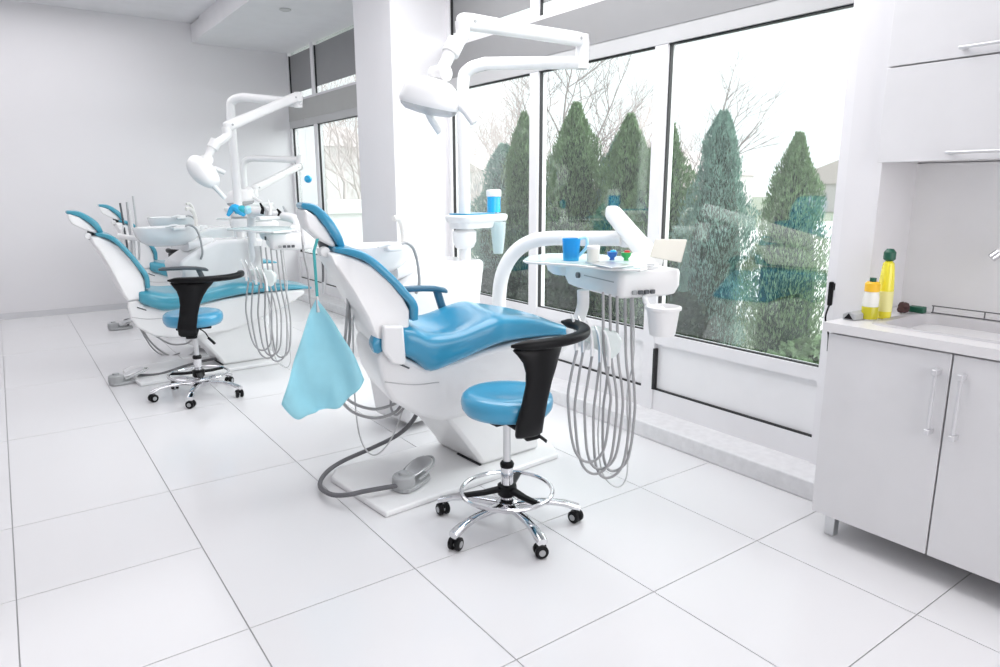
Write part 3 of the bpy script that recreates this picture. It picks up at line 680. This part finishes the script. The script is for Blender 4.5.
# gloves on the middle console
gl = root('glove_pile', 'crumpled bright blue gloves lying on the middle console', 'gloves', dep(238, 212, 5.35))
gp = dep(238, 213, 5.3)
for k in range(3):
    m_ = MB(); pts = [gp+RT*(-.08+.06*k)+EZ*(.02*k-.02), gp+RT*(-.03+.05*k)+EZ*(.04-.012*k), gp+RT*(.02+.03*k)+EZ*(.01+.01*k), gp+RT*(.05+.02*k)+EZ*(-.02+.02*k)]
    m_.tube(cr(pts, 5), [.012+.018*math.sin(PI*q/15) for q in range(16)], 9)
    build('glove', m_, (CYAN, mat('teal_glove', (.03, .45, .55), .4), CYANL)[k], gl)
cl = root('handpiece_stand', 'dark handpieces standing in a small rack on the middle console', 'handpiece rack', dep(268, 216, 5.3))
for x, y0, y1, m_ in ((262, 214, 203, BLACK), (266, 216, 207, ALU), (270, 215, 200, PLAS), (279, 216, 209, BLACK), (285, 217, 206, ALU)):
    build('handpiece', MB().tube([dep(x, y0, 5.3), dep(x+1, (y0+y1)/2, 5.3), dep(x-2, y1, 5.3)], [.014, .014, .006], 8), m_, cl)
build('rack', MB().boxc(dep(272, 218, 5.3), (.22, .10, .03)), PLAS, cl, bevel=.008)

# assistant instruments standing behind the middle chair
ai = root('assistant_instrument_holder', 'slim holder with upright suction tubes beside the middle chair backrest', 'instrument holder', dep(133, 245, 5.9))
for x0, y0, x1, y1, m_, r_ in ((127, 245, 120, 203, DGREY, .008), (131, 243, 127, 202, ALU, .010), (134, 246, 130, 210, PLAS, .012), (139, 246, 133, 196, ALU, .009), (121, 240, 124, 225, PLAS, .012)):
    build('suction_tip', MB().tube(cr([dep(x0, y0+14, 5.9), dep(x0, y0, 5.9), dep((x0+x1)/2, (y0+y1)/2, 5.9), dep(x1, y1, 5.9)], 4), r_, 8), m_, ai)
for pts, r_ in ((((121, 256), (126, 280), (136, 315), (150, 341), (170, 356), (190, 355), (206, 338)), .008), (((133, 262), (137, 300), (148, 328), (168, 343), (184, 344), (192, 340)), .008), (((128, 262), (133, 310), (150, 345), (166, 356), (180, 353)), .006)):
    build('hose', MB().tube(cr([dep(x, y, 5.75) for x, y in pts], 6), r_, 8), HOSE, ai)
build('holder_bar', MB().slab([(dep(x, 236+(x-120)*.15, 5.9), HZ, EZ, .03, .022) for x in (119, 122, 132, 143, 146)], e=3), PLAS, ai)

# cords hanging left of the front headrest
ct = ch1
for pts, r_, m_ in ((((302, 236), (304, 255), (308, 275), (310, 300), (313, 318)), .006, HOSE), (((312, 232), (318, 240), (322, 258), (323, 270), (323, 284)), .007, HOSED), (((302, 222), (303, 232), (305, 245)), .014, PLAS)):
    build('rear_hose', MB().tube(cr([dep(x, y, 4.2) for x, y in pts], 5), r_, 8), m_, ct)
build('hose_tip', MB().cyl(dep(323, 282, 4.2), dep(323, 293, 4.2), .009, .004), ALU, ct)

# ------------------------------------------------------------------ kitchen
cab = root('base_cabinet', 'white two-door base cabinet under the sink counter', 'cabinet', (2.9, .93, 0))
build('carcass', MB().box(2.592, 3.2, .40, 1.37, .105, .853), CAB, cab)
for y0, y1, hy in ((.938, 1.372, .972), (.402, .932, .893)):
    d = build('door', MB().box(2.57, 2.590, y0, y1, .102, .846), CAB, cab, bevel=.002)
    h_ = MB().cyl((2.542, hy, .575), (2.542, hy, .775), .0065, n=12)
    h_.box(2.53, 2.57, hy-.009, hy+.009, .77, .79).box(2.53, 2.57, hy-.009, hy+.009, .555, .575)
    build('handle', h_, mat('handle_satin', (.72, .72, .74), .3, metal=.6), d, bevel=.003)
for x, y in ((2.635, 1.315), (3.10, 1.315), (2.635, .45), (3.10, .45)):
    build('leg', MB().boxc((x, y, .054), (.04, .04, .106)), ALU, cab, bevel=.003)
cb2 = root('base_cabinet', 'white base cabinet at the right edge beyond the sink cabinet', 'cabinet', (2.9, .1, 0))
build('carcass', MB().box(2.592, 3.2, -.6, .398, .105, .853), CAB, cb2)
for x, y in ((2.635, .34), (3.10, .34), (2.635, -.54), (3.10, -.54)):
    build('leg', MB().boxc((x, y, .054), (.04, .04, .106)), ALU, cb2, bevel=.003)
build('door', MB().box(2.57, 2.590, -.10, .397, .102, .846), CAB, cb2, bevel=.002)
build('door', MB().box(2.57, 2.590, -.6, -.105, .102, .846), CAB, cb2, bevel=.002)
ct_ = MB(); sx0, sx1, sy0, sy1 = 2.665, 3.09, .50, 1.26
ct_.box(2.555, 3.22, -.6, sy0, .855, .89).box(2.555, 3.22, sy1, 1.39, .855, .89).box(2.555, sx0, sy0, sy1, .855, .89).box(sx1, 3.22, sy0, sy1, .855, .89)
tag(build('countertop', ct_, CTOP, base=(2.9, .9, .855)), 'white countertop with an inset sink above the base cabinets', 'countertop')
sk = root('sink', 'pale grey inset kitchen sink in the white countertop', 'sink', (2.88, .88, .89))
s_ = MB()
def sr(x0, x1, y0, y1, z, r=.05, n=5):
    out = []
    for cx, cy, a0 in ((x1-r, y1-r, 0), (x0+r, y1-r, 90), (x0+r, y0+r, 180), (x1-r, y0+r, 270)):
        for k in range(n+1):
            a = math.radians(a0+90*k/n); out.append(Vector((cx+r*math.cos(a), cy+r*math.sin(a), z)))
    return out
s_.rings([sr(sx0-.015, sx1+.015, sy0-.015, sy1+.015, .8905, .06), sr(sx0-.01, sx1+.01, sy0-.01, sy1+.01, .896, .06), sr(sx0+.02, sx1-.02, sy0+.02, sy1-.02, .893, .06), sr(sx0+.035, sx1-.035, sy0+.035, sy1-.035, .86, .06), sr(sx0+.05, sx1-.05, sy0+.05, sy1-.05, .77, .07), sr(sx0+.10, sx1-.10, sy0+.10, sy1-.10, .755, .06)], True, False)
s_.add(sr(sx0+.10, sx1-.10, sy0+.10, sy1-.10, .755, .06), [tuple(range(24))])
build('basin', s_, SINKM, sk, ang=50)
build('drain', MB().lathe([(.001, .757), (.035, .757), (.04, .76), (.03, .763), (.001, .761)], (2.88, .9, 0)), CHROME, sk)
# tap
tpn = root('kitchen_tap', 'white tap with a chrome tip reaching over the sink at the right edge', 'tap', (3.13, .83, .89))
build('base', MB().lathe([(.03, .89), (.028, .90), (.018, .92), (.016, 1.0)], (3.13, .80, 0)), PLAS, tpn)
build('spout', MB().tube(cr([(3.13, .80, .98), (3.13, .80, 1.12), (3.10, .83, 1.20), (3.02, .92, 1.205), (2.97, .985, 1.16)], 7), .015, 12), PLAS, tpn)
build('spout_tip', MB().cyl((2.975, .98, 1.165), (2.962, .997, 1.145), .0165), CHROME, tpn)
build('lever', MB().boxc((3.13, .77, 1.02), (.02, .09, .012)), CHROME, tpn, bevel=.003)
# upper cabinets
uc = root('wall_cabinet', 'white wall cabinet with two lift-up doors above the sink', 'cabinet', (3.02, .9, 1.5))
build('carcass', MB().box(2.874, 3.215, -.2, 1.395, 1.505, 2.6), CAB, uc)
for z0, z1, hz in ((1.498, 1.850, 1.525), (1.856, 2.23, 1.885)):
    d = build('door', MB().box(2.853, 2.872, -.2, 1.397, z0, z1), CAB, uc, bevel=.002)
    h_ = MB().cyl((2.83, .60, hz), (2.83, 1.145, hz), .006, n=12).box(2.825, 2.853, 1.125, 1.143, hz-.006, hz+.006)
    build('handle', h_, mat('handle_satin', (.72, .72, .74), .3, metal=.6), d, bevel=.002)
build('door', MB().box(2.853, 2.872, -.2, 1.397, 2.236, 2.6), CAB, uc, bevel=.002)
struct('wall_splashback', MB().box(3.205, 3.22, -2.5, 1.40, .89, 1.50), mat('splashback', (.90, .895, .905), .3))
# washing-up bottles
p = Vector((2.825, 1.295, .891))
b1 = root('detergent_bottle', 'tall yellow detergent bottle with a dark green cap on the counter', 'bottle', p)
build('bottle', MB().lathe([(.001, 0), (.034, 0), (.038, .01), (.038, .12), (.034, .17), (.030, .20), (.026, .22), (.014, .228), (.012, .235)], p, sx=1, sy=.75, rot=.6), YEL, b1)
build('cap', MB().lathe([(.015, .228), (.022, .235), (.022, .262), (.012, .275), (.001, .276)], p), DGREEN, b1)
build('paper_label', MB().lathe([(.0385, .03), (.0388, .03), (.0388, .11), (.0385, .11)], p, sx=1, sy=.75, rot=.6), mat('pale_label', (.85, .80, .35), .5), b1)
p = Vector((2.745, 1.31, .891))
b2_ = root('detergent_bottle', 'smaller clear bottle with orange collar and olive liquid, left of the tall bottle', 'bottle', p)
build('bottle', MB().lathe([(.001, 0), (.026, 0), (.029, .008), (.029, .09), (.024, .115), (.020, .125)], p), CLEARW, b2_)
build('liquid', MB().lathe([(.0292, .004), (.0297, .008), (.0297, .052), (.0292, .053)], p), OLIVE, b2_)
build('collar', MB().lathe([(.001, .112), (.027, .112), (.027, .143), (.02, .15), (.001, .15)], p), YELD, b2_)
build('cap', MB().lathe([(.012, .15), (.012, .165), (.001, .166)], p), DGREEN, b2_)
p = Vector((2.70, 1.345, .905))
gb = root('grey_wedge_holder', 'small grey angular holder at the left end of the countertop', 'holder', p)
build('shell', MB().prism([(2.665, 1.375, .891), (2.665, 1.325, .891), (2.665, 1.325, .915), (2.665, 1.35, .925), (2.665, 1.375, .912)], (.09, -.01, 0)), MGREY, gb, bevel=.003)
build('dark_end', MB().prism([(2.663, 1.368, .895), (2.663, 1.332, .895), (2.663, 1.35, .918)], (.004, 0, 0)), BLACK, gb)
sp_ = root('scouring_pad', 'dark brown scouring pad beside the yellow bottle', 'sponge', (2.96, 1.30, .891))
m_ = MB()
for k in range(9):
    a = random.uniform(0, 6.28); rr = random.uniform(0, .018)
    m_.lathe([(.001, -.016), (.014, -.010), (.018, 0), (.013, .012), (.001, .017)], Vector((2.985, 1.285, .912))+Vector((rr*math.cos(a), rr*math.sin(a), random.uniform(-.004, .012))), n=8)
build('pad', m_, mat('brown_pad', (.07, .035, .035), .9), sp_)
gbx = root('green_soap_box', 'dark green box on the rear edge of the sink', 'box', (3.05, 1.27, .891))
build('box', MB().boxc((3.045, 1.262, .907), (.035, .06, .026)), DGREEN, gbx, bevel=.004)
rk = root('wire_rack', 'thin grey wire rail running along the back of the sink', 'rack', (3.12, .95, .891))
build('rail', MB().tube([(3.075, 1.22, .925), (3.08, .60, .925)], .0025, 6).tube([(3.075, 1.22, .897), (3.08, .60, .897)], .0025, 6), HOSED, rk)
for y in (1.215, 1.03, .85, .62):
    build('upright', MB().tube([(3.077, y, .893), (3.077, y, .925)], .0025, 6), HOSED, rk)

# round ornament in the far window
bc = at(308, 179, 0, FX-.07)
orn = root('window_ornament', 'round blue ball hanging in the farthest window pane', 'ornament', bc)
build('ball', MB().lathe([(.048*math.sin(PI*k/14)+.0001, -.048*math.cos(PI*k/14)) for k in range(15)], bc, n=20), CYAN, orn)
build('thread', MB().tube([bc+EZ*.045, (bc.x, bc.y, 2.25)], .0015, 5), HOSEL, orn)
build('hook', MB().tube([(bc.x-.004, bc.y, 2.25), (FX-.02, bc.y, 2.25)], .004, 6), PLAS, orn)

# ------------------------------------------------------------------ outside
struct('ground', MB().box(3.6, 120, -60, 120, -.35, -.25), GRASS)
tag(build('path', MB().prism([(5.9, -6, -.248), (30, -6, -.248), (34, 20, -.248), (9.0, 14, -.248)], (0, 0, .01)), PAVE, base=(8, 3, -.25)), 'pale paved path beyond the cypress trees', 'path', kind='structure')
def make_thuja(h, R, m, seed, nleaf=19000):
    rnd = random.Random(seed); mb = MB()
    vs = []; fs = []
    for i in range(nleaf):
        q = rnd.random()**.85; z = q*h
        prof = min(1, (1-q)*1.9+.02)**.75*min(1, .55+q*4)
        lump = 1+.13*math.sin(3*(z*2.2)+seed)+.0
        a = rnd.uniform(0, 2*PI); rr = R*prof*lump*(.55+.5*rnd.random()**.4)*(1+.13*math.sin(5*a+z*3)+.12*math.sin(13*z+3*a)+.07*math.sin(23*z-7*a))*(1+.18*rnd.random()**6)
        c = Vector((rr*math.cos(a), rr*math.sin(a), z))
        L_ = rnd.uniform(.03, .075); w = rnd.uniform(.006, .012)
        up = Vector((math.cos(a)*.5+rnd.uniform(-.5, .5), math.sin(a)*.5+rnd.uniform(-.5, .5), 1)).normalized()
        sd = up.cross(Vector((rnd.uniform(-1, 1), rnd.uniform(-1, 1), rnd.uniform(-.3, .3)))).normalized()
        n = len(vs); vs += [c-sd*w*.4, c+up*L_*.5-sd*w, c+up*L_, c+up*L_*.5+sd*w]; fs.append((n, n+1, n+2, n+3))
    mb.add(vs, fs)
    # dense dark core
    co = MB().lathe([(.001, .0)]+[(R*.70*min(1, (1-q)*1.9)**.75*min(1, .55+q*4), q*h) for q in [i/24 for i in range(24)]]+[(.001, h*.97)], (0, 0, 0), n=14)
    return mb, co
protos = []
for k, (m, seed) in enumerate(((LEAF, 1), (LEAFB, 5), (LEAF, 9))):
    a, c = make_thuja(2.5, .62, m, seed)
    protos.append((a, c, m))
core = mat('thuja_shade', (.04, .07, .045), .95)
meshes = []
spots = [  # world y at x=5.5, top z, radius, kind, label
    (5.55, 7.60, 1.95, .55, 1, 'bluish conifer outside the leftmost window pane, leftmost of the row'),
    (5.5, 7.10, 2.30, .40, 0, 'tall slim conifer just left of the second window mullion'),
    (5.9, 6.75, 1.95, .50, 1, 'conifer half hidden behind the left side of the middle pane'),
    (5.5, 6.13, 2.32, .50, 0, 'tall pointed conifer at the left of the middle window pane'),
    (5.8, 5.72, 1.95, .45, 1, 'low conifer behind the swing arm, left of a taller one'),
    (5.5, 5.28, 2.13, .45, 0, 'pointed conifer in the middle pane, nearest the right mullion'),
    (5.5, 4.78, 2.05, .46, 2, 'conifer just right of the mullion beside the film viewer'),
    (5.4, 4.05, 2.05, .38, 1, 'large bluish conifer at the left of the nearest window pane'),
    (5.0, 3.05, 1.78, .34, 0, 'separate conifer in the nearest pane, closest to the kitchen counter'),
]
for (x, y, zt, R, k, lab) in spots:
    r = root('conifer_tree', lab, 'tree', (x, y, -.25), 'conifers outside the windows')
    r['_k'] = k; del r['_k']
    if len(meshes) < 3:
        pass
    hgt = zt+.25
    key = k
    found = [q for q in meshes if q[0] == key]
    if not found:
        a, c, m = protos[k]
        a2 = MB(); a2.v = a.v; a2.f = a.f
        me = bpy.data.meshes.new('foliage'); me.from_pydata(a.v, [], a.f); me.materials.append(m)
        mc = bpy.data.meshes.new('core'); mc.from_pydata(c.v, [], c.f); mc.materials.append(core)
        meshes.append((key, me, mc)); found = [meshes[-1]]
    _, me, mc = found[0]
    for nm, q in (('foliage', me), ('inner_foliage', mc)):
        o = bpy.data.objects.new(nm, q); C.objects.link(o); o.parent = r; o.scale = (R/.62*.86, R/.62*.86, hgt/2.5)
    r.rotation_euler.z = y*2.3
# dark shrubs at the foot of the conifers
def bush(loc, R, h, m, label, seed):
    rnd = random.Random(seed); vs = []; fs = []
    for i in range(2600):
        a = rnd.uniform(0, 2*PI); b = rnd.uniform(0, PI/2); q = .7+.35*rnd.random()
        c = Vector((R*q*math.cos(a)*math.cos(b), R*q*math.sin(a)*math.cos(b), h*q*math.sin(b)))
        d = Vector((rnd.uniform(-1, 1), rnd.uniform(-1, 1), rnd.uniform(-.2, 1))).normalized(); s2 = d.cross(Vector((rnd.random(), rnd.random(), .3))).normalized()
        n = len(vs); L_ = rnd.uniform(.04, .09); vs += [c, c+d*L_*.5+s2*.02, c+d*L_, c+d*L_*.5-s2*.02]; fs.append((n, n+1, n+2, n+3))
    mbx = MB(); mbx.add([Vector(loc)+v for v in vs], fs)
    return tag(build('shrub', mbx, m, base=loc), label, 'shrub', 'low shrubs outside the windows')
DLEAF = mat('dark_shrub_leaf', (.025, .05, .02), .8, noise=(4, .4))
bush((4.5, 3.75, -.25), .42, .75, DLEAF, 'dark low shrub outside, behind the waste cup', 3)
bush((4.7, 5.6, -.25), .6, .65, DLEAF, 'dark low shrub outside, behind the console', 4)
bush((4.9, 7.0, -.25), .6, .6, DLEAF, 'dark low shrub outside at the foot of the leftmost conifers', 6)
bush((4.6, 2.55, -.25), .45, .55, LEAF, 'green low shrub outside, beside the window handle', 8)
# bare trees
def branch(mb, p, d, L_, r, lev, rnd):
    q = p+d*L_; m1 = p.lerp(q, .5)+Vector((rnd.uniform(-.05, .05), rnd.uniform(-.05, .05), 0))*L_
    mb.tube([p, m1, q], [r, r*.8, r*.6], 5, False)
    if lev == 0: return
    for k in range(rnd.choice((2, 3, 3))):
        a = rnd.uniform(0, 2*PI); t = rnd.uniform(.35, .8)
        sd = Vector((math.cos(a), math.sin(a), rnd.uniform(-.1, .4)))
        branch(mb, m1.lerp(q, rnd.random()), (d*(1-t*.5)+sd*t).normalized(), L_*rnd.uniform(.55, .8), r*.55, lev-1, rnd)
    branch(mb, q, (d+Vector((rnd.uniform(-.2, .2), rnd.uniform(-.2, .2), .1))).normalized(), L_*.75, r*.6, lev-1, rnd)
bt = [((11.5, 13.3, -.25), 5.6, BARK, 'tall bare tree beyond the conifers in the middle pane', 3),
      ((13, 17.5, -.25), 5.2, BARKF, 'bare pinkish tree far behind the leftmost pane', 5),
      ((12, 11.2, -.25), 3.6, BARKF, 'pale bare tree far behind the middle pane on the right', 8),
      ((11, 8.4, -.25), 3.7, BARK, 'bare tree standing above the large bluish conifer', 11),
      ((15, 19.5, -.25), 5.5, BARKF, 'bare tree farthest left beyond the windows', 14),
      ((15.5, 14.6, -.25), 4.6, BARKF, 'pale bare tree between two tall conifers, far off', 21),
      ((9.5, 22, -.25), 5.5, BARKF, 'pale bare tree seen through the far end windows', 25),
      ((8.5, 18.5, -.25), 5.0, BARKF, 'bare tree seen through the far windows, nearest the pilaster', 27)]
for loc, h_, m_, lab, sd_x in bt:
    rnd = random.Random(sd_x); mbx = MB(); branch(mbx, Vector(loc), Vector((0, 0, 1)), h_*.34, h_*.014, 5, rnd)
    tag(build('bare_tree', mbx, m_, base=loc, ang=180), lab, 'tree', 'bare winter trees outside')
# far twiggy thickets, haze put into their pale colour
def thicket(loc, R, h, label, seed, wy=1.0):
    rnd = random.Random(seed); vs = []; fs = []
    for i in range(3200):
        a = rnd.uniform(0, 2*PI); b = rnd.uniform(0, PI/2); q = rnd.random()**.4
        c = Vector((R*q*math.cos(a)*math.cos(b), R*wy*q*math.sin(a)*math.cos(b), h*q*math.sin(b)*(1+.2*math.sin(3*a))))
        d = Vector((rnd.uniform(-.6, .6), rnd.uniform(-.6, .6), 1)).normalized(); s2 = Vector((d.y+.3, -d.x, rnd.uniform(-.2, .2))).normalized()
        n = len(vs); L_ = rnd.uniform(.25, .7); w_ = rnd.uniform(.006, .014); vs += [c, c+d*L_*.5+s2*w_, c+d*L_, c+d*L_*.5-s2*w_]; fs.append((n, n+1, n+2, n+3))
    mbx = MB(); mbx.add([Vector(loc)+v for v in vs], fs)
    return tag(build('bare_thicket', mbx, mat('hazed_pink_brush', (.66, .58, .56), .9), base=loc), label, 'shrub', 'pale bare thickets far outside')
thicket((17, 22, -.25), 2.2, 3.4, 'pale pinkish bare thicket far beyond the middle pane', 31, 2.0)
thicket((17, 15.5, -.25), 1.8, 2.7, 'pale bare thicket far beyond the right side of the middle pane', 33, 1.6)
thicket((16, 31, -.25), 2.2, 4.0, 'pale bare thicket far beyond the leftmost pane', 35, 2.2)
# distant buildings and hedge, colours paled to stand for haze
def far_house(x, y, w, d, h_, lab, nwin):
    r = root('far_building', lab, 'building', (x, y, -.25), 'pale distant buildings')
    build('wall', MB().box(x, x+d, y-w/2, y+w/2, -.25, h_), FARW, r)
    build('roof', MB().prism([(x-.2, y-w/2-.2, h_), (x-.2, y+w/2+.2, h_), (x-.2, y, h_+w*.18)], (d+.4, 0, 0)), mat('hazed_roof', (.70, .62, .61), .9), r)
    for i in range(nwin):
        yy = y-w/2+w*(i+.5)/nwin
        build('window', MB().box(x-.05, x, yy-.4, yy+.4, h_*.35, h_*.6), mat('hazed_window', (.55, .53, .55), .5), r)
far_house(48, 26, 9, 8, 1.7, 'pale distant house beyond the nearest pane, in haze', 4)
far_house(52, 48, 14, 8, 2.6, 'pale distant house beyond the middle pane, in haze', 5)
far_house(42, 68, 14, 8, 3.2, 'pale distant house beyond the leftmost pane, in haze', 5)
far_house(20, 64, 12, 8, 5, 'pale distant house seen through the farthest windows', 4)
# white outdoor bench block seen through the far windows
ob = root('outdoor_bench', 'white block bench outside the far windows, behind the front headrest', 'bench', (5.0, 12.5, -.25))
build('bench_seat', MB().box(4.4, 7.0, 11.9, 12.6, .95, 1.2), mat('white_render', (.85, .85, .85), .6), ob, bevel=.02)
build('bench_leg', MB().box(4.6, 6.8, 12.0, 12.5, -.25, .95), mat('white_render', (.85, .85, .85), .6), ob)

# ------------------------------------------------------------------ camera, light
cam = bpy.data.cameras.new('camera'); co = bpy.data.objects.new('camera', cam); C.objects.link(co)
cam.sensor_width = 36; cam.lens = FOC/1000*36; cam.clip_start = .02; cam.clip_end = 500
Rm = Matrix((RT, UP, -FW)).transposed(); co.matrix_world = Matrix.Translation(CAM)@Rm.to_4x4()
bpy.context.scene.camera = co
w = bpy.data.worlds.new('sky'); bpy.context.scene.world = w; w.use_nodes = True
bg = w.node_tree.nodes['Background']; bg.inputs[0].default_value = (.97, .98, 1, 1); bg.inputs[1].default_value = 1.5
def area(name, loc, rot, sx, sy, p, col=(1, 1, 1), spec=1.0):
    l = bpy.data.lights.new(name, 'AREA'); l.shape = 'RECTANGLE'; l.size = sx; l.size_y = sy; l.energy = p; l.color = col; l.specular_factor = spec
    o = bpy.data.objects.new(name, l); C.objects.link(o); o.location = loc; o.rotation_euler = rot; return o
area('ceiling_fill_light', (.2, 2.2, 3.28), (0, 0, 0), 3.0, 6.5, 4, (1, .98, 1))  # added fill under the ceiling, stands for no fixture
area('rear_fill_light', (1.5, -2.3, 1.8), (math.radians(90), 0, 0), 3.2, 2.2, 66, (1, .99, .99))  # added fill behind the camera, brightens surfaces that face it
area('window_side_fill_light', (2.0, 3.0, 3.05), (0, 0, 0), 1.4, 3.2, 62, (1, .99, 1))  # added fill to brighten the central floor, not a real panel
area('back_fill_light', (.3, 7.2, 3.28), (0, 0, 0), 2.5, 3.0, 40, (1, .98, 1))  # unseen fill added over the far end of the room
sl = bpy.data.lights.new('daylight', 'SUN'); sl.energy = 7.5; sl.angle = math.radians(85); sl.color = (1, .99, .98)
so = bpy.data.objects.new('daylight', sl); C.objects.link(so); so.location = (20, 5, 20)
so.rotation_euler = Vector((-1, .5, -.5)).to_track_quat('-Z', 'Y').to_euler()
sc = bpy.context.scene
sc.view_settings.view_transform = 'Standard'; sc.view_settings.look = 'None'; sc.view_settings.exposure = .08; sc.view_settings.gamma = 1
sc.cycles.use_denoising = True; sc.cycles.max_bounces = 8; sc.cycles.diffuse_bounces = 4; sc.cycles.transparent_max_bounces = 16
for o in C.objects:
    if '_org' in o: del o['_org']
